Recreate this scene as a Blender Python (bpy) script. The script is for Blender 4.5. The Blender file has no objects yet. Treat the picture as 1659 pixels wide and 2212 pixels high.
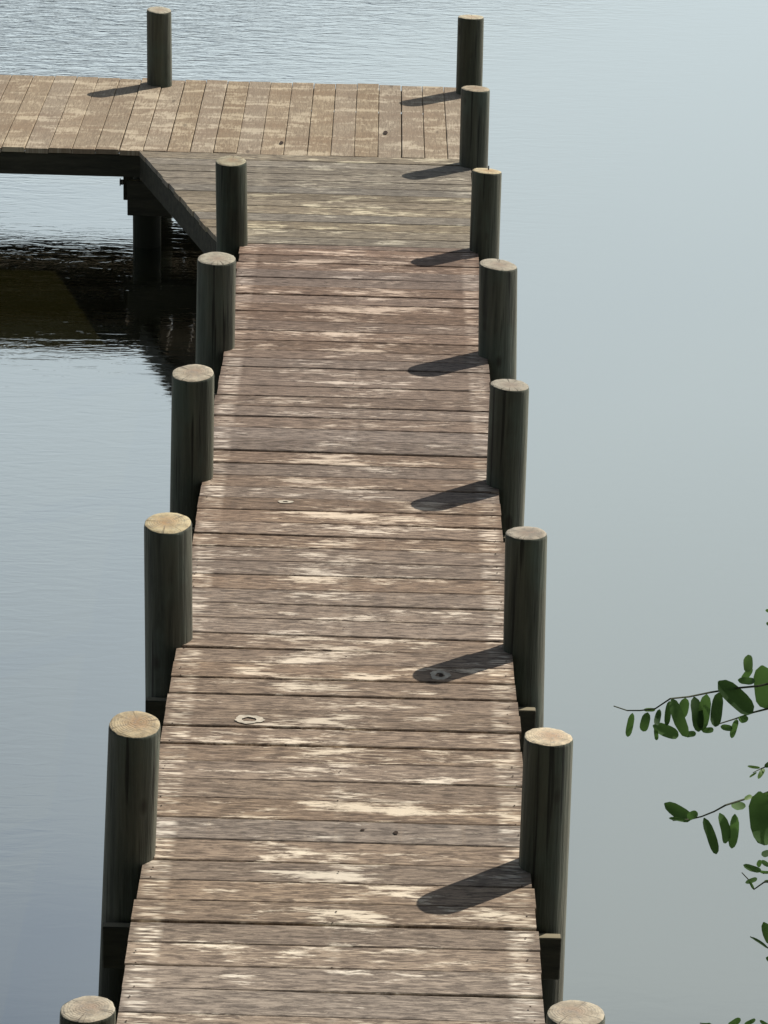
import bpy, bmesh, math, random
from mathutils import Vector, Matrix, noise as mn
R_ = math.radians
random.seed(11)
C = bpy.context.scene.collection
SC = bpy.context.scene

# ------------------------------------------------------------------ camera
CAM = Vector((0.0658, -8.8142, 5.8041)); TH, YA, RO = 0.37693, 0.00737, 0.02917
FPX, W0, H0 = 6700.0, 1659.0, 2212.0
fw = Vector((math.sin(YA)*math.cos(TH), math.cos(YA)*math.cos(TH), -math.sin(TH)))
rt = Vector((math.cos(YA), -math.sin(YA), 0)); up = rt.cross(fw)
rt2 = rt*math.cos(RO)+up*math.sin(RO); up2 = -rt*math.sin(RO)+up*math.cos(RO)
cd = bpy.data.cameras.new('camera'); cam = bpy.data.objects.new('camera', cd); C.objects.link(cam)
m = Matrix((rt2, up2, -fw)).transposed().to_4x4(); m.translation = CAM
cam.matrix_world = m
cd.sensor_fit = 'HORIZONTAL'; cd.sensor_width = 36; cd.lens = 36*FPX/W0
cd.clip_start = .05; cd.clip_end = 5000
SC.camera = cam

# ------------------------------------------------------------------ materials
def newmat(name):
    mt = bpy.data.materials.new(name); mt.use_nodes = True
    nt = mt.node_tree; nt.nodes.clear()
    out = nt.nodes.new('ShaderNodeOutputMaterial')
    return mt, nt, out
class N:
    def __init__(s, nt): s.nt = nt
    def __call__(s, t, **kw):
        n = s.nt.nodes.new('ShaderNode'+t)
        for k, v in kw.items():
            if k.startswith('i_'):
                key = k[2:].replace('_', ' ')
                s.set(n.inputs[key], v)
            else: setattr(n, k, v)
        return n
    def set(s, inp, v):
        if isinstance(v, bpy.types.NodeSocket): s.nt.links.new(v, inp)
        else: inp.default_value = v
    def math(s, op, a, b=None, clamp=False):
        n = s.nt.nodes.new('ShaderNodeMath'); n.operation = op; n.use_clamp = clamp
        s.set(n.inputs[0], a)
        if b is not None: s.set(n.inputs[1], b)
        return n.outputs[0]
    def ramp(s, fac, stops):
        n = s.nt.nodes.new('ShaderNodeValToRGB'); s.set(n.inputs[0], fac)
        e = n.color_ramp.elements
        while len(e) < len(stops): e.new(.5)
        for k, (p, c) in enumerate(stops):
            e[k].position = p; e[k].color = (c, c, c, 1) if isinstance(c, (int, float)) else (*c, 1)
        return n.outputs[0]
    def mix(s, fac, a, b, mode='MIX'):
        n = s.nt.nodes.new('ShaderNodeMix'); n.data_type = 'RGBA'; n.blend_type = mode
        s.set(n.inputs[0], fac)
        s.set(n.inputs[6], a if isinstance(a, bpy.types.NodeSocket) else (*a, 1))
        s.set(n.inputs[7], b if isinstance(b, bpy.types.NodeSocket) else (*b, 1))
        return n.outputs[2]
    def noise(s, vec, scale=1, detail=4, rough=.55, dist=0):
        n = s.nt.nodes.new('ShaderNodeTexNoise')
        s.set(n.inputs['Vector'], vec); n.inputs['Scale'].default_value = scale
        n.inputs['Detail'].default_value = detail; n.inputs['Roughness'].default_value = rough
        n.inputs['Distortion'].default_value = dist
        return n.outputs[0]
    def mapping(s, vec, scale=(1, 1, 1), rot=(0, 0, 0), loc=(0, 0, 0)):
        n = s.nt.nodes.new('ShaderNodeMapping'); s.set(n.inputs[0], vec)
        n.inputs['Scale'].default_value = scale; n.inputs['Rotation'].default_value = rot
        n.inputs['Location'].default_value = loc
        return n.outputs[0]
    def bump(s, h, strength=.3, dist=.01):
        n = s.nt.nodes.new('ShaderNodeBump'); s.set(n.inputs['Height'], h)
        n.inputs['Strength'].default_value = strength; n.inputs['Distance'].default_value = dist
        return n.outputs[0]

def deck_mat(name, base, dark, pale, stain, pale_lo=.56, edge=1.0, blotch=.5, cross=False, vary=1.0, age=0.0):
    """weathered boards; attribute grain = (along, across, board), place = (across the deck, along it, 0)"""
    mt, nt, out = newmat(name); n = N(nt)
    g = n('Attribute', attribute_name='grain').outputs['Vector']
    pl = n('Attribute', attribute_name='place').outputs['Vector']
    sp = n('SeparateXYZ'); n.set(sp.inputs[0], g)
    sq = n('SeparateXYZ'); n.set(sq.inputs[0], pl)
    rnd = n('TexWhiteNoise', noise_dimensions='1D', i_W=sp.outputs[2]).outputs[0]
    rnd2 = n('TexWhiteNoise', noise_dimensions='1D', i_W=n.math('ADD', sp.outputs[2], .37)).outputs[0]
    fine = n.noise(n.mapping(g, (11, 210, 3.1)), 1, 5, .7)
    med = n.noise(n.mapping(g, (2.6, 17, 7.7)), 1, 6, .68, .7)
    big = n.noise(n.mapping(pl, (2.2, 6.5, 1), loc=(5, 2, 0)), 1, 4, .6, .4)
    wide = n.noise(n.mapping(pl, (1.5, 3.2, 1)), 1, 4, .6)
    col = n.mix(n.ramp(fine, [(.36, 0), (.62, 1)]), dark, base)
    col = n.mix(n.math('MULTIPLY', n.ramp(wide, [(.40, 0), (.62, 1)]), blotch), col, stain)
    if cross: med = n.noise(n.mapping(pl, (2.6, 5.5, 1), loc=(1, 7, 3)), 1, 6, .62, .4)
    mott = n.noise(n.mapping(g, (11, 62, 5.1), loc=(2, 8, 0)), 1, 6, .75, .5)
    col = n.mix(n.ramp(mott, [(.40, .35 if cross else .88), (.56, 0)]), col, tuple(c*.62 for c in dark))
    # pale bleached streaks, more of them on some boards and in the trodden middle
    bias = n.math('MULTIPLY', n.math('SUBTRACT', rnd, .5), .12*vary**2)
    bias2 = n.math('MULTIPLY', n.math('SUBTRACT', big, .5), 1.25)
    mm = n.math('ADD', n.math('ADD', med, bias), bias2)
    mm = n.math('ADD', mm, n.math('MULTIPLY', n.math('SUBTRACT', mott, .5), .85))
    mm = n.math('ADD', mm, n.math('MULTIPLY', n.math('SUBTRACT', .32, n.math('ABSOLUTE', sq.outputs[0])), .26*edge))
    col = n.mix(n.math('MULTIPLY', n.ramp(mm, [(pale_lo, 0), (pale_lo+.17, 1)]), .95), col, pale)
    # dark weather flecks along the grain
    fl = n.noise(n.mapping(g, (5.5, 70, 13.0), loc=(3, 1, 0)), 1, 3, .6)
    col = n.mix(n.math('MULTIPLY', n.ramp(fl, [(.60, 0), (.72, 1)]), .55), col, dark)
    # knots
    vk = n('TexVoronoi', feature='F1'); n.set(vk.inputs['Vector'], n.mapping(g, (1.7, 5.2, 3.3))); vk.inputs['Scale'].default_value = 1.0
    kd = vk.outputs['Distance']
    col = n.mix(n.math('MULTIPLY', n.ramp(kd, [(.05, 1), (.10, 0)]), .6), col, tuple(c*.45 for c in dark))
    # bleached nail rows over the stringers (edges and centre)
    ax = n.math('ABSOLUTE', sq.outputs[0])
    e1 = n.ramp(n.math('ABSOLUTE', n.math('SUBTRACT', ax, .70)), [(.030, 1), (.060, 0)])
    e2 = n.ramp(n.math('ABSOLUTE', n.math('ADD', sq.outputs[0], -.005)), [(.008, .22), (.030, 0)])
    dash = n.noise(n.mapping(g, (7, 60, 21.0), loc=(9, 4, 2)), 1, 3, .6)
    em = n.math('MULTIPLY', n.math('MAXIMUM', e1, e2), n.ramp(dash, [(.50, 0), (.60, 1)]))
    col = n.mix(n.math('MULTIPLY', em, n.math('MULTIPLY', n.ramp(wide, [(.40, 1), (.62, .35)]), .95*edge)), col, tuple(min(1, c*1.12) for c in pale))
    # colour cast per board
    if age:   # boards further out are older and browner, the near ones bleached tan
        am = n('MapRange', i_Value=sq.outputs[1]); am.inputs[1].default_value = 1; am.inputs[2].default_value = 9.5
        col = n.mix(am.outputs[0], col, n.mix(1.0, col, (.72, .655, .67), 'MULTIPLY'))
    v = n.math('ADD', n.math('MULTIPLY', rnd2, .32*vary), 1.0-.16*vary)
    hs = n('HueSaturation', i_Value=v, i_Color=col)
    n.set(hs.inputs['Saturation'], n.math('ADD', n.math('MULTIPLY', rnd, .5*vary), .90-.25*vary))
    b = n('BsdfPrincipled', i_Base_Color=hs.outputs[0], i_Roughness=.82)
    b.inputs['Specular IOR Level'].default_value = .25
    n.set(b.inputs['Normal'], n.bump(n.math('ADD', fine, n.math('MULTIPLY', med, .5)), .55, .004))
    nt.links.new(b.outputs[0], out.inputs[0]); return mt

M_deck = deck_mat('weathered_boards', (.475, .368, .265), (.155, .115, .088), (.82, .725, .58), (.30, .228, .172), .605, age=1)
M_green = deck_mat('greenish_boards', (.35, .295, .215), (.14, .115, .088), (.58, .52, .39), (.22, .190, .145), .60, .35)
M_plat = deck_mat('tan_boards', (.40, .320, .218), (.22, .165, .112), (.47, .39, .275), (.265, .190, .122), .53, .0, .9, cross=True, vary=.4)

TIMBER_Z = None
def timber_mat(name, a, b_, rough=.85, pale=None, streak=(26, 26, 1.2), spec=.2, cracks_foot_shade=False, sheen=0, top=None):
    mt, nt, out = newmat(name); n = N(nt)
    tc = n('TexCoord').outputs['Object']
    s = n.noise(n.mapping(tc, streak), 1, 5, .65)
    w = n.noise(n.mapping(tc, (5, 5, 2.5)), 1, 4, .6)
    col = n.mix(n.ramp(s, [(.3, 0), (.7, 1)]), a, b_)
    if pale: col = n.mix(n.math('MULTIPLY', n.ramp(w, [(.48, 0), (.66, 1)]), .6), col, pale)
    if top:   # upper faces painted paler, sunlight put into the colour
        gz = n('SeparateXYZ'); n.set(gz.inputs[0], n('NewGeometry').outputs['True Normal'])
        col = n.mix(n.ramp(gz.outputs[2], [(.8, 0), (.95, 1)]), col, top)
    if cracks_foot_shade:   # drying cracks down the grain, a few knots, each pile its own tone
        ck = n.noise(n.mapping(tc, (40, 40, 1.1), loc=(5, 3, 1)), 1, 2, .5)
        col = n.mix(n.ramp(ck, [(.33, .85), (.39, 0)]), col, (.008, .008, .006))
        vk = n('TexVoronoi', feature='F1'); n.set(vk.inputs['Vector'], n.mapping(tc, (6, 6, 3))); vk.inputs['Scale'].default_value = 1
        col = n.mix(n.ramp(vk.outputs['Distance'], [(.08, .8), (.16, 0)]), col, (.02, .016, .01))
        oi = n('ObjectInfo').outputs['Random']
        col = n('HueSaturation', i_Color=col, i_Value=n.math('ADD', n.math('MULTIPLY', oi, .6), .7), i_Saturation=n.math('ADD', n.math('MULTIPLY', oi, -.5), 1.2)).outputs[0]
    if cracks_foot_shade:   # shade below the deck painted into the foot of the piles
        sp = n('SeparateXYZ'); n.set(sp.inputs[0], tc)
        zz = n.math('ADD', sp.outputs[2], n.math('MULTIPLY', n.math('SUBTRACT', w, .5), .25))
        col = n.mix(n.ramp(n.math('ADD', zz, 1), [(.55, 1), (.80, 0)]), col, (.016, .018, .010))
    b = n('BsdfPrincipled', i_Base_Color=col, i_Roughness=rough)
    b.inputs['Specular IOR Level'].default_value = spec
    b.inputs['Sheen Weight'].default_value = sheen; b.inputs['Sheen Roughness'].default_value = .3; b.inputs['Sheen Tint'].default_value = (1, .95, .75, 1)
    n.set(b.inputs['Normal'], n.bump(s, .9, .009))
    nt.links.new(b.outputs[0], out.inputs[0]); return mt
M_pile = timber_mat('treated_pile_wood', (.022, .026, .019), (.088, .092, .066), pale=(.060, .085, .065), spec=.3, rough=.75, cracks_foot_shade=True, sheen=.35)
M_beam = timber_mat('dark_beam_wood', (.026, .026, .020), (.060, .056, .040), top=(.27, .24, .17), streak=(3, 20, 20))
M_steel, nt, out = newmat('galvanised_steel'); n = N(nt)
bb = n('BsdfPrincipled', i_Base_Color=(.30, .29, .27, 1), i_Metallic=.8, i_Roughness=.55); nt.links.new(bb.outputs[0], out.inputs[0])

# end grain: rings from a per-vertex radius attribute
M_end, nt, out = newmat('end_grain'); n = N(nt)
rp = n('Attribute', attribute_name='ringpos').outputs['Vector']
ln = n('VectorMath', operation='LENGTH'); n.set(ln.inputs[0], rp); r = ln.outputs['Value']
oi = n('ObjectInfo').outputs['Random']
nv = n.noise(n.mapping(rp, (3, 3, 3)), 1, 3, .6)
rr = n.math('ADD', r, n.math('MULTIPLY', nv, .22))
rings = n.math('SINE', n.math('MULTIPLY', rr, 58))
ca = n.mix(n.ramp(oi, [(0, 0), (1, 1)]), (.60, .49, .32), (.50, .46, .32))
col = n.mix(n.ramp(n.math('ADD', rr, n.math('MULTIPLY', oi, .2)), [(.35, 0), (.95, 1)]), (.40, .27, .165), ca)
col = n.mix(n.math('MULTIPLY', n.ramp(rings, [(.2, 0), (1, 1)]), .06), col, (.33, .24, .14))
st = n.noise(n.mapping(rp, (2.2, 2.2, 1), loc=(4, 2, 0)), 1, 4, .6)
n2 = n.nt.nodes.new('ShaderNodeVectorMath'); n2.operation = 'ADD'
n.set(n2.inputs[0], rp); cmb = n('CombineXYZ'); n.set(cmb.inputs[2], n.math('MULTIPLY', oi, 20)); n.set(n2.inputs[1], cmb.outputs[0])
st = n.noise(n2.outputs[0], 2.4, 4, .6)
col = n.mix(n.math('MULTIPLY', n.ramp(st, [(.46, 0), (.62, 1)]), .75), col, (.36, .29, .19))
nz = n('VectorMath', operation='NORMALIZE'); n.set(nz.inputs[0], n2.outputs[0]); nr = n('VectorMath', operation='NORMALIZE'); n.set(nr.inputs[0], rp)
ad = n('VectorMath', operation='MULTIPLY_ADD'); n.set(ad.inputs[0], nr.outputs[0]); ad.inputs[1].default_value = (2.6, 2.6, 0); n.set(ad.inputs[2], cmb.outputs[0])
crk = n.noise(ad.outputs[0], 2.2, 3, .7)
col = n.mix(n.math('MULTIPLY', n.ramp(crk, [(.36, 1), (.40, 0)]), n.ramp(r, [(.25, 0), (.5, .8)])), col, (.12, .09, .06))
gry = n.noise(n2.outputs[0], 5.5, 4, .65)
col = n.mix(n.ramp(gry, [(.5, 0), (.68, .6)]), col, (.25, .24, .21))
col = n('HueSaturation', i_Color=col, i_Value=n.math('ADD', n.math('MULTIPLY', n.math('FRACT', n.math('MULTIPLY', oi, 7.3)), .45), .68), i_Saturation=n.math('ADD', n.math('MULTIPLY', n.math('FRACT', n.math('MULTIPLY', oi, 3.7)), .55), .6)).outputs[0]
bb = n('BsdfPrincipled', i_Base_Color=col, i_Roughness=.9)
n.set(bb.inputs['Normal'], n.bump(n.math('ADD', n.math('MULTIPLY', rings, .3), n.math('MULTIPLY', st, 4)), .4, .003))
nt.links.new(bb.outputs[0], out.inputs[0])

def flat_mat(name, col, rough=.8, trans=0):
    mt, nt, out = newmat(name); n = N(nt)
    w = n.noise(n('TexCoord').outputs['Object'], 35, 3)
    c = n.mix(n.ramp(w, [(.3, 0), (.7, 1)]), tuple(x*.75 for x in col), tuple(min(1, x*1.2) for x in col))
    b = n('BsdfPrincipled', i_Base_Color=c, i_Roughness=rough)
    b.inputs['Specular IOR Level'].default_value = .2
    if trans:
        t = n('BsdfTranslucent', i_Color=n.mix(.5, tuple(x*1.5 for x in col), (.12, .25, .04)))
        mx = n('MixShader'); mx.inputs[0].default_value = trans
        nt.links.new(b.outputs[0], mx.inputs[1]); nt.links.new(t.outputs[0], mx.inputs[2])
        nt.links.new(mx.outputs[0], out.inputs[0])
    else: nt.links.new(b.outputs[0], out.inputs[0])
    return mt
M_leaf = flat_mat('leaf_green', (.075, .145, .05), .7, .25)
M_leafd = flat_mat('leaf_dark', (.045, .09, .035), .7, .2)
M_leafy = flat_mat('leaf_young', (.13, .21, .065), .5, .35)
M_bark = flat_mat('bark', (.10, .075, .055), .9)
M_twig = flat_mat('twig', (.07, .08, .05), .8)
M_drop = flat_mat('dried_droppings', (.52, .47, .39), .9)
M_knot = flat_mat('dark_knot', (.045, .03, .022), .9)

# ------------------------------------------------------------------ helpers
def link(name, bm, mats, parent=None, smooth=False):
    me = bpy.data.meshes.new(name); bm.to_mesh(me); bm.free()
    for mt in (mats if isinstance(mats, (list, tuple)) else [mats]): me.materials.append(mt)
    if smooth: me.polygons.foreach_set('use_smooth', [True]*len(me.polygons))
    o = bpy.data.objects.new(name, me); C.objects.link(o)
    if parent: o.parent = parent
    return o
def empty(name, loc=(0, 0, 0)):
    o = bpy.data.objects.new(name, None); C.objects.link(o); o.location = loc; return o
def tag(o, label=None, cat=None, kind=None, group=None):
    if label: o['label'] = label
    if cat: o['category'] = cat
    if kind: o['kind'] = kind
    if group: o['group'] = group
    return o
def box(bm, lo, hi, mi=0, bev=0.0):
    r = bmesh.ops.create_cube(bm, size=1)
    vs = r['verts']
    for v in vs:
        v.co = Vector([(a+b)/2 + c*(b-a) for a, b, c in zip(lo, hi, v.co)])
    if bev:
        es = list({e for v in vs for e in v.link_edges})
        bmesh.ops.bevel(bm, geom=es, offset=bev, segments=1, affect='EDGES')
def tube(bm, pts, r0, r1, sides=8, mi=0):
    rings = []
    n_ = len(pts)
    for i, p in enumerate(pts):
        p = Vector(p); d = (Vector(pts[min(i+1, n_-1)])-Vector(pts[max(i-1, 0)])).normalized()
        a = d.orthogonal().normalized() if i == 0 else (a - d*a.dot(d)).normalized()
        b = d.cross(a); rad = r0+(r1-r0)*i/(n_-1)
        rings.append([bm.verts.new(p+(a*math.cos(t)+b*math.sin(t))*rad) for t in [2*math.pi*k/sides for k in range(sides)]])
    for i in range(n_-1):
        for k in range(sides):
            f = bm.faces.new((rings[i][k], rings[i][(k+1) % sides], rings[i+1][(k+1) % sides], rings[i+1][k])); f.material_index = mi
    for rg, rev in ((rings[0], True), (rings[-1], False)):
        f = bm.faces.new(rg[::-1] if rev else rg); f.material_index = mi

# ------------------------------------------------------------------ dock constants
HW = .7686; S = 2.1; WATER = -.76
PITCH = S/12.3; TH_B = .036
YT0, YT1 = 12.735, 14.885           # platform front and back edges
CORN = (-1.602, YT0); DIAG = (-.905, 10.52)
def sag(y):
    k = math.floor(y/S); return (.017+.006*math.sin(k*2.3))*math.sin(math.pi*((y/S) % 1.0))

def board(bm, along, across0, across1, lo, hi, bid, lg, lp, axis='x', zf=None, cut=None, seg=6):
    """one plank. along: 'x' planks run across the walkway; lo/hi functions of the across position give its ends."""
    g0 = random.uniform(0, 50)
    dz = random.uniform(-.0025, .0025); tl = random.uniform(-.0030, .0030)
    if random.random() < .12: tl *= 2.2
    w = across1-across0; ch = .004
    prof = [(0, -TH_B), (0, -ch), (ch, 0), (w*.5, -.0012), (w-ch, 0), (w, -ch), (w, -TH_B)]
    wob = [random.uniform(-.0012, .0012) for _ in range(seg+1)]
    rows = []
    eL, eR = random.uniform(-.007, .006), random.uniform(-.006, .007)
    for i in range(seg+1):
        row = []
        for (a, z) in prof:
            ac = across0+a+(wob[i] if a < w*.5 else -wob[i]*.7)
            l, h = lo(ac)+eL, hi(ac)+eR
            t = l+(h-l)*i/seg
            zz = z+dz+tl*(i/seg-.5)*2
            x, y = (t, ac) if axis == 'x' else (ac, t)
            zz += zf(x, y) if zf else 0
            v = bm.verts.new((x, y, zz)); v[lg] = Vector((t+g0, a+bid*.37, bid*1.37)); v[lp] = Vector((x, y, 0))
            row.append(v)
        rows.append(row)
    k = len(prof)
    for i in range(seg):
        for j in range(k-1):
            q = (rows[i][j], rows[i+1][j], rows[i+1][j+1], rows[i][j+1])
            bm.faces.new(q if axis == 'x' else q[::-1])
        q = (rows[i][k-1], rows[i+1][k-1], rows[i+1][0], rows[i][0])
        bm.faces.new(q if axis == 'x' else q[::-1])
    bm.faces.new(rows[0] if axis == 'x' else rows[0][::-1]); bm.faces.new(rows[-1][::-1] if axis == 'x' else rows[-1])

def newbm():
    bm = bmesh.new(); return bm, bm.verts.layers.float_vector.new('grain'), bm.verts.layers.float_vector.new('place')
def decal(bm, lg, x, y, rx, ry, mi, z, hole=0, n_=48, seed=0):
    rnd = random.Random(seed); ph = [rnd.uniform(0, 6) for _ in range(3)]
    def rad(t): return 1+.07*math.sin(3*t+ph[0])+.05*math.sin(5*t+ph[1])+.04*math.sin(11*t+ph[2])
    o = [bm.verts.new((x+rx*rad(t)*math.cos(t), y+ry*rad(t)*math.sin(t), z)) for t in [2*math.pi*k/n_ for k in range(n_)]]
    if hole:
        q = [bm.verts.new((x+rx*hole*rad(t+.5)*math.cos(t), y+ry*hole*rad(t+.5)*math.sin(t), z)) for t in [2*math.pi*k/n_ for k in range(n_)]]
        for k in range(n_): bm.faces.new((o[k], o[(k+1) % n_], q[(k+1) % n_], q[k])).material_index = mi
    else: bm.faces.new(o).material_index = mi

dock = tag(empty('dock', (0, 2.1, WATER)), 'weathered wooden dock with round pilings and a side platform standing in calm water', 'dock')
dock.location = (0, 0, 0)

# walkway planks (transverse), from the bank out to the greenish section
GREEN_Y0 = 10.52
bm, lg, lp = newbm(); bid = 0
y = -6.3
while y < GREEN_Y0-.02:
    wd = PITCH*random.uniform(.97, 1.03); gap = random.choice([.003, .004, .005, .006, .008, .011, .016])
    y1 = min(y+wd, GREEN_Y0)
    board(bm, 'x', y, y1-gap, lambda a: -HW, lambda a: HW, bid, lg, lp, 'x', lambda x, yy: sag(yy))
    y = y1; bid += 1
decal(bm, lg, -.401, 3.311, .063, .042, 1, sag(3.31)+.0048, .5, seed=3)
decal(bm, lg, .431, 3.842, .045, .050, 1, sag(3.84)+.0048, .45, seed=4)
decal(bm, lg, .435, 3.835, .010, .018, 2, sag(3.84)+.0068, 0, seed=5)
decal(bm, lg, .233, 2.318, .010, .014, 2, sag(2.318)+.0048, 0, seed=6)
decal(bm, lg, .099, 2.334, .009, .007, 2, sag(2.334)+.0048, 0, seed=7)
decal(bm, lg, -.33, 5.93, .040, .020, 1, sag(5.93)+.0048, .35, seed=8)
for k_ in range(bid):
    yb = -6.3+(GREEN_Y0+6.3)*(k_+.5)/bid
    for xs in (-HW+.042, 0, HW-.042):
        for dy in (-.045, .045):
            if random.random() < (.55 if xs else .2):
                decal(bm, lg, xs+random.uniform(-.009, .009), yb+dy+random.uniform(-.006, .006), .0040, .0050, 2, sag(yb+dy)+.0045, 0, 8, k_)
deck = link('walkway_deck', bm, [M_deck, M_drop, M_knot], dock)
deck['label'] = 'grey brown weathered walkway boards with pale streaks'

# greenish section that widens to the left along the diagonal
def diag_x(yy):
    t = (yy-DIAG[1])/(CORN[1]-DIAG[1]); return DIAG[0]+(CORN[0]-DIAG[0])*max(0, min(1, t))
bm, lg, lp = newbm()
y = GREEN_Y0+.002
while y < YT0-.02:
    wd = PITCH*random.uniform(.96, 1.04); gap = random.choice([.003, .005, .008, .012])
    y1 = min(y+wd, YT0-.004)
    board(bm, 'x', y, y1-gap, lambda a: diag_x(a), lambda a: HW, bid, lg, lp, 'x', lambda x, yy: sag(yy)*.6 if yy < 12.6 else 0)
    y = y1; bid += 1
o = link('corner_deck', bm, M_green, dock); o['label'] = 'greenish grey boards with a cut corner'
# platform planks run the other way
bm, lg, lp = newbm()
x = .775
PX0 = -7.2
while x > PX0:
    wd = PITCH*.985*random.uniform(.98, 1.02)
    gap = random.choice([.003, .004, .005, .007])
    j0, j1 = random.uniform(-.006, .006), random.uniform(-.012, .012)
    board(bm, 'y', x-wd+gap, x, lambda a: YT0+j0, lambda a: YT1+j1, bid, lg, lp, 'y')
    x -= wd; bid += 1
decal(bm, lg, -.593, 13.051, .014, .040, 1, .004, 0, seed=9)
decal(bm, lg, .16, 13.42, .016, .05, 1, .004, 0, seed=10)
o = link('platform_deck', bm, [M_plat, M_knot], dock); o['label'] = 'tan boards of the side platform running the other way'

# stringers and fascia
def beam(name, lo, hi, bev=.004):
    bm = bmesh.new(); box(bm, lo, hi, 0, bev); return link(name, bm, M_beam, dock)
zb = -TH_B-.022
for xx in (-HW+.022, -.02, HW-.062):
    bm = bmesh.new(); rows = []
    ns = 84
    for i in range(ns+1):
        yy = -6.2+(GREEN_Y0+.1+6.2)*i/ns; dz = sag(yy)*(1 if yy < GREEN_Y0 else 0)
        rows.append([bm.verts.new((xx+a, yy, b+dz)) for a, b in ((0, zb-.185), (.04, zb-.185), (.04, zb), (0, zb))])
    for i in range(ns):
        for k in range(4): bm.faces.new((rows[i][k], rows[i][(k+1) % 4], rows[i+1][(k+1) % 4], rows[i+1][k]))
    bm.faces.new(rows[0][::-1]); bm.faces.new(rows[-1])
    bmesh.ops.recalc_face_normals(bm, faces=bm.faces)
    link('stringer', bm, M_beam, dock)
for xx in (-.02, HW-.062):
    beam('stringer', (xx, GREEN_Y0+.105, zb-.185), (xx+.04, YT0-.05, zb))
beam('fascia_board', (PX0+.02, YT0+.012, -TH_B-.165), (-1.585, YT0+.050, -TH_B-.003))
beam('fascia_board', (PX0+.02, YT1-.055, -TH_B-.165), (HW-.03, YT1-.017, -TH_B-.003))
beam('platform_end_board', (HW-.028, YT0+.0, -TH_B-.165), (HW+.006, YT1-.0, -TH_B-.003))
for yy in (13.42, 14.12):
    beam('joist', (PX0+.04, yy, -TH_B-.17), (HW-.04, yy+.04, -TH_B-.006))
# diagonal fascia under the cut corner
bm = bmesh.new()
d = Vector((CORN[0]-DIAG[0], CORN[1]-DIAG[1], 0)); L = d.length; d.normalize(); nrm = Vector((-d.y, d.x, 0))
if nrm.x > 0: nrm = -nrm
box(bm, (0, .006, -TH_B-.175), (L, .044, -TH_B-.003), 0, .003)
A = Matrix((d, -nrm, Vector((0, 0, 1)))).transposed().to_4x4(); A.translation = Vector((DIAG[0], DIAG[1], 0))
# face flush below the board ends
bmesh.ops.transform(bm, matrix=A, verts=bm.verts)
bmesh.ops.recalc_face_normals(bm, faces=bm.faces)
link('diagonal_fascia', bm, M_beam, dock)

# cap beams at each bent
for k in range(0, 6):
    Y = k*S
    ext = .905 + (.012 if k % 2 else 0)
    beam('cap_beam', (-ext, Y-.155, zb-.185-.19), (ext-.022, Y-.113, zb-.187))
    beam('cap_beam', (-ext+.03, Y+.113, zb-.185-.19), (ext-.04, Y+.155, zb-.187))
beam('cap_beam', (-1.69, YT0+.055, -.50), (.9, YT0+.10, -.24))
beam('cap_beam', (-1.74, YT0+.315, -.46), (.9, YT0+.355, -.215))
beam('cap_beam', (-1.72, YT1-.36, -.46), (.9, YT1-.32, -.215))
for xx in (-1.70, -5.2):
    beam('cross_beam', (xx, YT0+.105, -.395), (xx+.04, YT1-.37, -.205)) if xx < -2 else None
# bolt on the end of the cap beam by the corner pile
def bolt(x, y, z, axis):
    bm = bmesh.new()
    bmesh.ops.create_cone(bm, cap_ends=True, segments=6, radius1=.02, radius2=.02, depth=.02)
    bmesh.ops.create_cone(bm, cap_ends=True, segments=16, radius1=.028, radius2=.028, depth=.005, matrix=Matrix.Translation((0, 0, -.012)))
    bmesh.ops.rotate(bm, verts=bm.verts, matrix=Matrix.Rotation(R_(90), 3, axis))
    bmesh.ops.translate(bm, verts=bm.verts, vec=(x, y, z))
    link('bolt', bm, M_steel, dock)
bolt(-1.752, YT0+.335, -.33, 'Y')

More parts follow.
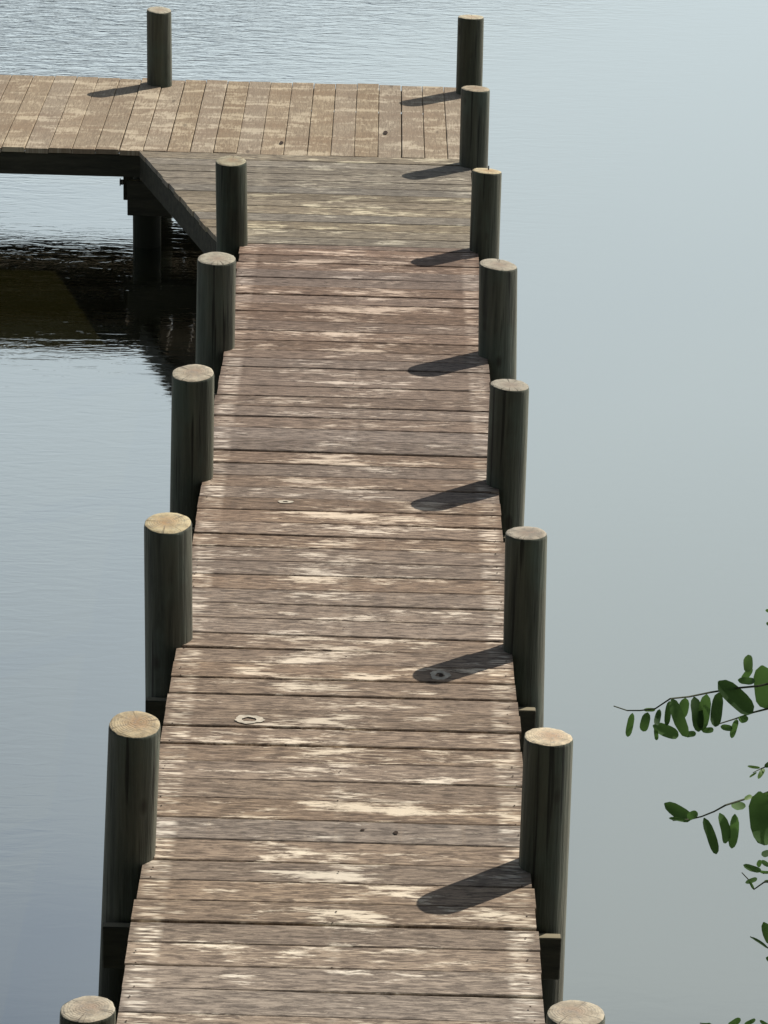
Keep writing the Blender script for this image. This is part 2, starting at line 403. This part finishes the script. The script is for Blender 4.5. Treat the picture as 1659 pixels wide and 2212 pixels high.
# pilings
def piling(X, Y, Xt, h, dia, tilt=0, tiltx=0, zbot=-2.6, seed=0, top=True, label=None):
    rnd = random.Random(seed+100)
    lean = (Xt-X)/max(h, .3); r = dia/2
    bm = bmesh.new(); lr = None
    sides = 36; zs = [zbot, -1.6, -.9, -.7, -.5, -.3, -.12, 0, h*.25, h*.5, h*.75, h*.93, h-.012, h]
    if not top: zs = [zbot, -1.6, -.9, -.7, -.5, -.3, h]
    rings = []
    off = Vector((rnd.uniform(0, 99), rnd.uniform(0, 99), 0))
    for zi, z in enumerate(zs):
        row = []
        for k in range(sides):
            t = 2*math.pi*k/sides
            rr = r*(1.012-.03*max(0, z)+.024*mn.noise(Vector((math.cos(t)*1.4, math.sin(t)*1.4, z*.5))+off)*2
                    + .016*mn.noise(Vector((math.cos(t)*6, math.sin(t)*6, z*1.3))+off))
            rr *= 1+.02*max(0, -z)
            if zi == len(zs)-1: rr *= .975
            px, py = rr*math.cos(t), rr*math.sin(t)
            zz = z
            if zi >= len(zs)-2 and top: zz = z+py*math.tan(tilt)+px*math.tan(tiltx)+.002*mn.noise(Vector((px*60, py*60, seed)))
            row.append(bm.verts.new((X+lean*z+px, Y+py, zz)))
        rings.append(row)
    for i in range(len(zs)-1):
        for k in range(sides):
            bm.faces.new((rings[i][k], rings[i][(k+1) % sides], rings[i+1][(k+1) % sides], rings[i+1][k])).smooth = True
    bm.faces.new(rings[-1]); bm.faces.new(rings[0][::-1])
    tops = [v.co.copy() for v in rings[-1]]
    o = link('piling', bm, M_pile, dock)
    o['label'] = label if label else 'round treated wood piling'
    if not label: del o['label']
    if top:
        bm = bmesh.new(); lr = bm.verts.layers.float_vector.new('ringpos')
        cx, cy = X+lean*h, Y
        prev = None
        cc = Vector((rnd.uniform(-.12, .12), rnd.uniform(-.12, .12), 0))
        cen = bm.verts.new((cx, cy, h+.005)); cen[lr] = -cc
        for q in (.25, .5, .75, .93, 1.0):
            row = []
            for k in range(sides):
                v0 = tops[k]; x = cx+(v0.x-cx)*q*.995; yy = cy+(v0.y-cy)*q*.995
                z = h+(v0.z-h)*q + (.0045 if q < .97 else .0002)+.0022*mn.noise(Vector((x*40, yy*40, seed*3)))
                v = bm.verts.new((x, yy, z)); v[lr] = Vector(((x-cx)/r, (yy-cy)/r, 0))-cc; row.append(v)
            for k in range(sides):
                f = bm.faces.new((cen, row[k], row[(k+1) % sides])) if prev is None else bm.faces.new((prev[k], row[k], row[(k+1) % sides], prev[(k+1) % sides]))
                f.smooth = True
            prev = row
        e = link('end_grain', bm, M_end, o)
    return o
T_ = R_
P = [  # X, Y, Xtop, h, dia, tilt(away +), tiltx
 (-.808, 0.0, -.788, .542, .186, -2, 3), (-.821, 2.1, -.798, .567, .202, 7, -2), (-.808, 4.2, -.813, .570, .216, 5, 1),
 (-.832, 6.3, -.827, .562, .224, 5, 2), (-.822, 8.4, -.818, .537, .225, 3, 0), (-.827, 10.5, -.838, .549, .202, 4, 1),
 (.819, 0.0, .806, .571, .194, -3, 0), (.817, 2.1, .811, .559, .195, -4, -2), (.823, 4.2, .808, .567, .189, -3, 1),
 (.809, 6.3, .808, .543, .205, -2, -3), (.828, 8.4, .811, .546, .222, 0, -5), (.808, 10.5, .805, .528, .190, -5, -3),
 (.788, 12.6, .781, .550, .202, -2, -2), (.804, 14.72, .796, .590, .202, -3, 0), (-1.593, 14.72, -1.597, .578, .191, 3, -3)]
for i, (X, Y, Xt, h, dia, tl, tx) in enumerate(P):
    # tilt: positive values lean the cut face away from the camera
    piling(X, Y, Xt, h, dia, R_(tl), R_(tx), seed=i)
# short piles that end under the platform
piling(-1.56, YT0+.21, -1.56, -.04, .20, seed=31, top=False, label='short dark pile under the cut corner')
for (X, Y) in ((-5.1, YT0+.21), (-5.1, YT1-.2)):
    piling(X, Y, X, -.21, .2, seed=int(X*7+Y), top=False)
# a rusty nail standing on one piling
bm = bmesh.new(); tube(bm, [(.815, 10.53, .52), (.816, 10.53, .556)], .004, .004, 6)
for o in C.objects:
    pass
nail_parent = [o for o in C.objects if o.name.startswith('piling')][11]
link('nail', bm, M_knot, nail_parent)

# ------------------------------------------------------------------ water
M_w, nt, out = newmat('lake_water'); n = N(nt)
pos = n('NewGeometry').outputs['Position']
sx = n('SeparateXYZ'); n.set(sx.inputs[0], pos)
r1 = n.noise(n.mapping(pos, (3.4, 11, 1), (0, 0, R_(-24))), 1, 3, .55, .9)
r2 = n.noise(n.mapping(pos, (9, 26, 1), (0, 0, R_(-20))), 1, 2, .5, .3)
r3 = n.noise(n.mapping(pos, (.7, 2.2, 1), (0, 0, R_(8))), 1, 2, .5)
patch = n.noise(n.mapping(pos, (.16, .10, 1), (0, 0, R_(20)), (3, 1, 0)), 1, 2, .5)
# breeze: rougher out beyond the platform on the left, calm on the right
far = n('MapRange', i_Value=n.math('SUBTRACT', sx.outputs[1], n.math('MULTIPLY', sx.outputs[0], 1.4)))
far.inputs[1].default_value = 17; far.inputs[2].default_value = 24; far.inputs[3].default_value = .33; far.inputs[4].default_value = 5.5
amp = n.math('MULTIPLY', far.outputs[0], n.ramp(patch, [(.35, .5), (.65, 1.2)]))
hgt = n.math('ADD', n.math('MULTIPLY', r1, 1.5), n.math('ADD', n.math('MULTIPLY', r2, .30), n.math('MULTIPLY', r3, .25)))
calm = n('MapRange', i_Value=n.math('SUBTRACT', n.math('MULTIPLY', sx.outputs[1], .5), n.math('MULTIPLY', sx.outputs[0], 1.6)))
calm.inputs[1].default_value = 3.6; calm.inputs[2].default_value = 8; calm.inputs[3].default_value = .06; calm.inputs[4].default_value = 1
hgt = n.math('MULTIPLY', hgt, n.math('MULTIPLY', amp, calm.outputs[0]))
bp = n.bump(hgt, 1.0, .0065)
gl = n('BsdfGlossy', i_Roughness=.035, i_Color=(.965, 1, .99, 1)); n.set(gl.inputs['Normal'], bp)
df = n('BsdfDiffuse', i_Color=(.017, .016, .004, 1))
fr = n('Fresnel', i_IOR=1.33); n.set(fr.inputs['Normal'], bp)
fac = n.ramp(fr.outputs[0], [(0, .38), (.06, .52), (.14, .66), (.4, .86), (1, 1)])
mx = n('MixShader'); n.set(mx.inputs[0], fac); nt.links.new(df.outputs[0], mx.inputs[1]); nt.links.new(gl.outputs[0], mx.inputs[2])
nt.links.new(mx.outputs[0], out.inputs[0])
bm = bmesh.new()
vs = [bm.verts.new(p) for p in ((-1500, -60, WATER), (1500, -60, WATER), (1500, 2500, WATER), (-1500, 2500, WATER))]
bm.faces.new(vs)
tag(link('water', bm, M_w), 'calm grey blue lake water mirroring the sky around the dock', None, 'structure')

# ------------------------------------------------------------------ bank, and unseen wood added behind the camera to block sky light
M_g, nt, out = newmat('grassy_bank'); n = N(nt)
tc = n('TexCoord').outputs['Object']
c = n.mix(n.ramp(n.noise(tc, 3, 6), [(.35, 0), (.65, 1)]), (.035, .05, .018), (.09, .085, .045))
bb = n('BsdfPrincipled', i_Base_Color=c, i_Roughness=.95); n.set(bb.inputs['Normal'], n.bump(n.noise(tc, 18, 5), .6, .05))
nt.links.new(bb.outputs[0], out.inputs[0])
def bank_z(x, y):
    t = -y-3.6
    z = WATER-.7+ (0 if t < 0 else min(t, 4.8)*1.02 + max(0, t-4.8)*.22)
    if t < 0: z = WATER-.7+t*.3
    return z+.12*mn.noise(Vector((x*.5, y*.5, 0)))
bm = bmesh.new()
gx = [-40+1.0*i for i in range(81)]; gy = [-2.2-.6*j for j in range(60)]
G = [[bm.verts.new((x, y+.8*mn.noise(Vector((x*.15, 3, 1))), bank_z(x, y))) for y in gy] for x in gx]
for i in range(len(gx)-1):
    for j in range(len(gy)-1):
        bm.faces.new((G[i][j], G[i][j+1], G[i+1][j+1], G[i+1][j]))
tag(link('bank', bm, M_g, smooth=True), 'steep grassy bank rising behind the shore end of the dock', None, 'structure')
M_wood = flat_mat('wood_foliage', (.05, .075, .028), .7)
bm = bmesh.new(); rnd = random.Random(5)
for k in range(90):
    cx = rnd.uniform(-34, 34); cy = -14-rnd.uniform(0, 9)
    hz = rnd.uniform(13, 19); rad = rnd.uniform(2.2, 3.6); gz = bank_z(cx, cy)
    tube(bm, [(cx, cy, gz-.3), (cx+.2, cy, gz+hz*.7)], .22, .08, 6)
    for q in range(190):
        d = Vector((rnd.gauss(0, 1), rnd.gauss(0, 1), rnd.gauss(0, 1))).normalized()*rnd.uniform(.55, 1)
        c = Vector((cx+d.x*rad, cy+d.y*rad, gz+hz*.56+d.z*hz*.46))
        a = Vector((rnd.gauss(0, 1), rnd.gauss(0, 1), rnd.gauss(0, .6))).normalized(); b = a.orthogonal().normalized(); s = rnd.uniform(.35, .7)
        bm.faces.new([bm.verts.new(c+a*s*u+b*s*v) for u, v in ((-1, -.4), (0, -.7), (1, -.3), (.8, .5), (0, .7), (-.8, .4))])
tag(link('added_woodland', bm, M_wood), 'unseen green wood added behind the camera to block sky light', 'added_woodland', 'stuff')

# ------------------------------------------------------------------ overhanging tree on the right
def at(px, py, Z):      # source pixel -> point on the foliage, Z metres ahead
    a = (px/1.1573-W0/2)/FPX; b = -(py/1.1573-H0/2)/FPX
    return CAM+(fw+rt2*a+up2*b)*Z
tree = tag(empty('overhanging_tree', (2.5, -4.4, bank_z(2.5, -4.4))), 'green leafy tree hanging small oval leaflets over the water at the right edge', 'tree')
inv = Vector(tree.location)
def tl_link(name, bm, mats, parent=tree, smooth=False):
    if parent is tree: bmesh.ops.translate(bm, verts=bm.verts, vec=-inv)
    return link(name, bm, mats, parent, smooth)
tb = Vector((2.5, -4.4, bank_z(2.5, -4.4)-.2))
bm = bmesh.new(); tube(bm, [tb, tb+Vector((.05, .05, 1.2)), tb+Vector((-.05, .1, 2.6)), tb+Vector((.05, .2, 4.2)), tb+Vector((.2, .2, 5.6))], .12, .045, 14)
tl_link('trunk', bm, M_bark, smooth=True)

def leaflet(bm, p0, p1, w, nrm, rnd, mi=0, bend=.0):
    """an oval leaflet folded a little along its midrib, with real thickness at the rib"""
    ax = (p1-p0); L = ax.length; ax.normalize(); sd = ax.cross(nrm).normalized(); nn = sd.cross(ax)
    ts = [0, .10, .25, .45, .65, .82, .94, 1]; ws = [.10, .66, .93, 1, 1, .90, .62, .12]
    fold = rnd.uniform(.08, .35); curl = rnd.uniform(-.12, .18)+bend
    Lr, Mr, Rr = [], [], []
    for t, q in zip(ts, ws):
        c = p0+ax*L*t+nn*L*curl*math.sin(math.pi*t)
        hw = w*.5*q
        Mr.append(bm.verts.new(c-nn*hw*fold)); 
        Lr.append(bm.verts.new(c-sd*hw)); Rr.append(bm.verts.new(c+sd*hw*rnd.uniform(.94, 1.04)))
    for i in range(len(ts)-1):
        for q in ((Lr[i], Lr[i+1], Mr[i+1], Mr[i]), (Mr[i], Mr[i+1], Rr[i+1], Rr[i])):
            f = bm.faces.new(q); f.material_index = mi; f.smooth = True
def spray(stem, leaves, Z, conv, label, seed, r0=1.6):
    """stem + leaflets given on the photograph grid, hung at its own distance Z with depth of its own"""
    rnd = random.Random(seed); bm = bmesh.new(); px = Z/FPX/1.1573
    def cv(x, y, dz=0): sx_, sy_ = conv(x, y); return at(sx_, sy_, Z+dz)
    for st in stem:
        pts = [cv(x, y, .02*math.sin(i*1.3)) for i, (x, y) in enumerate(st)]
        tube(bm, pts, r0*px*1.0, r0*px*2.0, 6, 1)
    k = conv.k
    for (x0, y0, x1, y1, w, *mi) in leaves:
        d0 = rnd.uniform(-.012, .012); d1 = d0+rnd.uniform(-.02, .02)
        p0 = cv(x0, y0, d0); p1 = cv(x1, y1, d1)
        nrm = (-fw+Vector((rnd.uniform(-.4, .4), rnd.uniform(-.4, .4), rnd.uniform(-.3, .5)))).normalized()
        leaflet(bm, p0, p1, w/k*px*1.04, nrm, rnd, 2 if mi else rnd.choice((0, 0, 3)))
    o = tl_link('leaf_spray', bm, [M_leaf, M_twig, M_leafy, M_leafd])
    return o
def conv5(x, y): return 1400+x/3.19, 1480+y/3.19
conv5.k = 3.19
def conv6(x, y): return 1700+x/3.95, 2000+y/3.95
conv6.k = 3.95
spray([[(430, 910), (535, 945), (640, 945), (760, 930), (880, 850), (1030, 835), (1200, 800), (1420, 765), (1580, 750), (1800, 700), (2300, 560)],
       [(1240, 1060), (1400, 1010), (1540, 960), (1700, 920), (2300, 700)]],
      [(578, 965, 540, 1155, 54), (700, 960, 662, 1112, 72), (795, 935, 768, 1065, 48), (740, 1065, 945, 1148, 96), (872, 870, 850, 1065, 48),
       (892, 850, 1010, 1155, 92), (1000, 845, 968, 1010, 84), (1070, 835, 1105, 1115, 92), (1170, 815, 1128, 1105, 92), (1270, 800, 1238, 1075, 96),
       (1262, 712, 1535, 965, 150), (1500, 500, 1505, 640, 78, 1), (1530, 600, 1455, 700, 55), (1418, 700, 1555, 712, 58), (1610, 585, 1650, 930, 165),
       (1280, 1072, 1375, 1090, 48), (1412, 1015, 1368, 1165, 48), (1425, 1020, 1500, 1000, 58), (1000, 1140, 1085, 1128, 48),
       (1130, 1105, 1225, 1098, 46), (758, 1080, 772, 1182, 34), (665, 940, 760, 940, 30, 1), (1760, 560, 1720, 900, 140), (1850, 700, 1900, 1000, 140), (1950, 480, 1900, 700, 130)],
      4.8, conv5, '', 1)
spray([[(900, 1822), (1040, 1812), (1130, 1790), (1230, 1750), (1320, 1700), (1480, 1650), (1600, 1620), (1900, 1500), (2300, 1300)]],
      [(832, 1685, 1045, 1815, 100), (1015, 1800, 1098, 1760, 62), (868, 1803, 1010, 1828, 30), (1148, 1800, 1248, 2090, 74),
       (1272, 1762, 1322, 2005, 84), (1395, 1770, 1368, 2045, 76), (1370, 1715, 1475, 1690, 76), (1590, 1590, 1640, 2020, 190), (1640, 1600, 1700, 1900, 180), (1470, 1655, 1530, 1625, 36, 1),
       (1750, 1500, 1800, 1800, 150)],
      5.1, conv5, '', 2)
spray([[(1540, 1440), (1600, 1410), (1700, 1370), (2300, 1200)]],
      [(1495, 1388, 1595, 1402, 22, 1), (1510, 1478, 1568, 1438, 16, 1), (1580, 1490, 1625, 1408, 36, 1), (1630, 1395, 1700, 1350, 40)], 5.4, conv5, '', 3, 1.2)
spray([[(1700, 180), (1800, 200), (2300, 300)]],
      [(1638, 148, 1700, 158, 32), (1645, 245, 1700, 265, 34), (1720, 120, 1800, 240, 90)], 5.2, conv5, '', 4)
spray([[(612, 718), (680, 790), (730, 882), (830, 812), (900, 800), (1200, 700)], [(820, 725), (880, 720), (1100, 690)]],
      [(805, 545, 895, 515, 66), (625, 640, 800, 700, 62), (768, 660, 800, 595, 50), (800, 600, 880, 650, 46), (775, 700, 900, 712, 32),
       (645, 818, 762, 775, 46), (685, 800, 728, 880, 26), (830, 802, 920, 806, 30), (900, 560, 980, 700, 60)], 5.0, conv6, '', 5, 1.3)
spray([[(695, 1350), (869, 1460), (1000, 1530), (1300, 1600)]],
      [(825, 1205, 910, 1420, 100), (700, 1352, 865, 1462, 28), (848, 1555, 920, 1590, 56)], 4.9, conv6, '', 6)
spray([[(560, 2330), (700, 2290), (900, 2260), (1200, 2150)], [(200, 2204), (300, 2215), (560, 2330)]],
      [(480, 2230, 595, 2155, 66), (635, 2215, 745, 2165, 42), (788, 2175, 880, 2230, 38), (212, 2205, 300, 2206, 16), (280, 2200, 320, 2250, 26), (600, 2300, 680, 2420, 60)], 4.8, conv6, '', 7)
# limbs carrying the sprays back to the trunk, and the rest of the crown out of frame
rnd = random.Random(8)
def limb(a, b, r0, r1):
    a, b = Vector(a), Vector(b); bm = bmesh.new(); pts = []
    for i in range(7):
        t = i/6; pts.append(a.lerp(b, t)+Vector((0, 0, .12*math.sin(math.pi*t)))+Vector((rnd.uniform(-1, 1), rnd.uniform(-1, 1), rnd.uniform(-1, 1)))*.02*(0 < i < 6))
    tube(bm, pts, r0, r1, 8); tl_link('branch', bm, M_bark, smooth=True)
for (p, Z, zz) in (((2120, 1660), 4.8, 2.6), ((2120, 1890), 5.1, 2.1), ((2120, 1860), 5.4, 2.2), ((2120, 1574), 5.2, 2.9), ((2004, 2178), 5.0, 1.6), ((2029, 2405), 4.9, 1.4), ((2004, 2545), 4.8, 1.2)):
    e = at(p[0], p[1], Z); limb((2.5, -4.33, max(bank_z(2.5, -4.4)+.8, e.z-.25)), e, .028, .006)
bm = bmesh.new()
for q in range(240):
    d = Vector((rnd.gauss(0, 1), rnd.gauss(0, 1), rnd.gauss(0, 1))).normalized()*rnd.uniform(.45, 1)
    c = Vector((2.7+d.x*1.35, -4.3+d.y*1.4, 4.3+d.z*1.7))
    ax = Vector((rnd.uniform(-1, 1), rnd.uniform(-1, 1), rnd.uniform(-.5, .2))).normalized()
    sd = ax.orthogonal().normalized(); L = rnd.uniform(.18, .3)
    if (c-ax*L).x < 1.25 or (c+ax*L).x < 1.25: continue
    tube(bm, [c-ax*L, c, c+ax*L], .002, .0012, 4, 1)
    for j in range(7):
        for s in (-1, 1):
            p = c+ax*L*(j/3.2-.95); e = p+(sd*s*.9+ax*.35+Vector((0, 0, -.25))).normalized()*rnd.uniform(.035, .05)
            leaflet(bm, p, e, .018, ax.cross(sd).normalized(), rnd, 0)
tl_link('crown', bm, [M_leaf, M_twig])

# ------------------------------------------------------------------ light
sd = Vector((.412, .366, .559)).normalized()
el = math.asin(sd.z); az = math.atan2(sd.x, sd.y)
ld = bpy.data.lights.new('sun', 'SUN'); ld.energy = 4.8; ld.angle = R_(.53); ld.color = (1, .93, .82)
so = bpy.data.objects.new('sun', ld); C.objects.link(so); so.rotation_euler = sd.to_track_quat('Z', 'Y').to_euler(); so.location = (5, 5, 12)
w = bpy.data.worlds.new('World'); SC.world = w; w.use_nodes = True
nt = w.node_tree; nt.nodes.clear(); n = N(nt)
out = nt.nodes.new('ShaderNodeOutputWorld')
sky = n('TexSky', sky_type='NISHITA'); sky.sun_disc = False; sky.sun_elevation = el; sky.sun_rotation = az
sky.air_density = 1.0; sky.dust_density = 2.0; sky.ozone_density = 1.5
gen = n('TexCoord').outputs['Generated']
sg = n('SeparateXYZ'); n.set(sg.inputs[0], gen)
cl = n.noise(n.mapping(gen, (1.0, 1.0, 2.6), (0, 0, R_(20)), (2.3, .4, 0)), 2.4, 4, .5)
hz = n('HueSaturation', i_Color=sky.outputs[0], i_Saturation=.85)
# thin veil of cloud on the right-hand side of the sky, clear blue to the left
veil = n.math('ADD', n.math('MULTIPLY', sg.outputs[0], 2.2), n.math('MULTIPLY', n.math('SUBTRACT', cl, .5), 1.2))
veil = n.ramp(n.math('ADD', veil, .62), [(.1, .12), (.8, .85)])
deep = n.ramp(sg.outputs[2], [(.50, 1), (.72, .28)])         # the zenith is a deeper blue
colr = n.mix(n.ramp(sg.outputs[2], [(.50, 1), (.70, 0)]), n('HueSaturation', i_Color=sky.outputs[0], i_Saturation=1.15).outputs[0], n.mix(veil, hz.outputs[0], (7.3, 7.8, 7.6)))
colr = n.mix(1.0, colr, deep, 'MULTIPLY')
colr = n.mix(n.ramp(sg.outputs[2], [(.20, .95), (.36, .58), (.52, .04)]), colr, (7.9, 8.8, 9.3))
bg = n('Background', i_Color=colr, i_Strength=.10)
nt.links.new(bg.outputs[0], out.inputs[0])

SC.view_settings.view_transform = 'Standard'; SC.view_settings.look = 'None'
SC.view_settings.exposure = 0; SC.view_settings.gamma = 1
SC.render.engine = 'CYCLES'
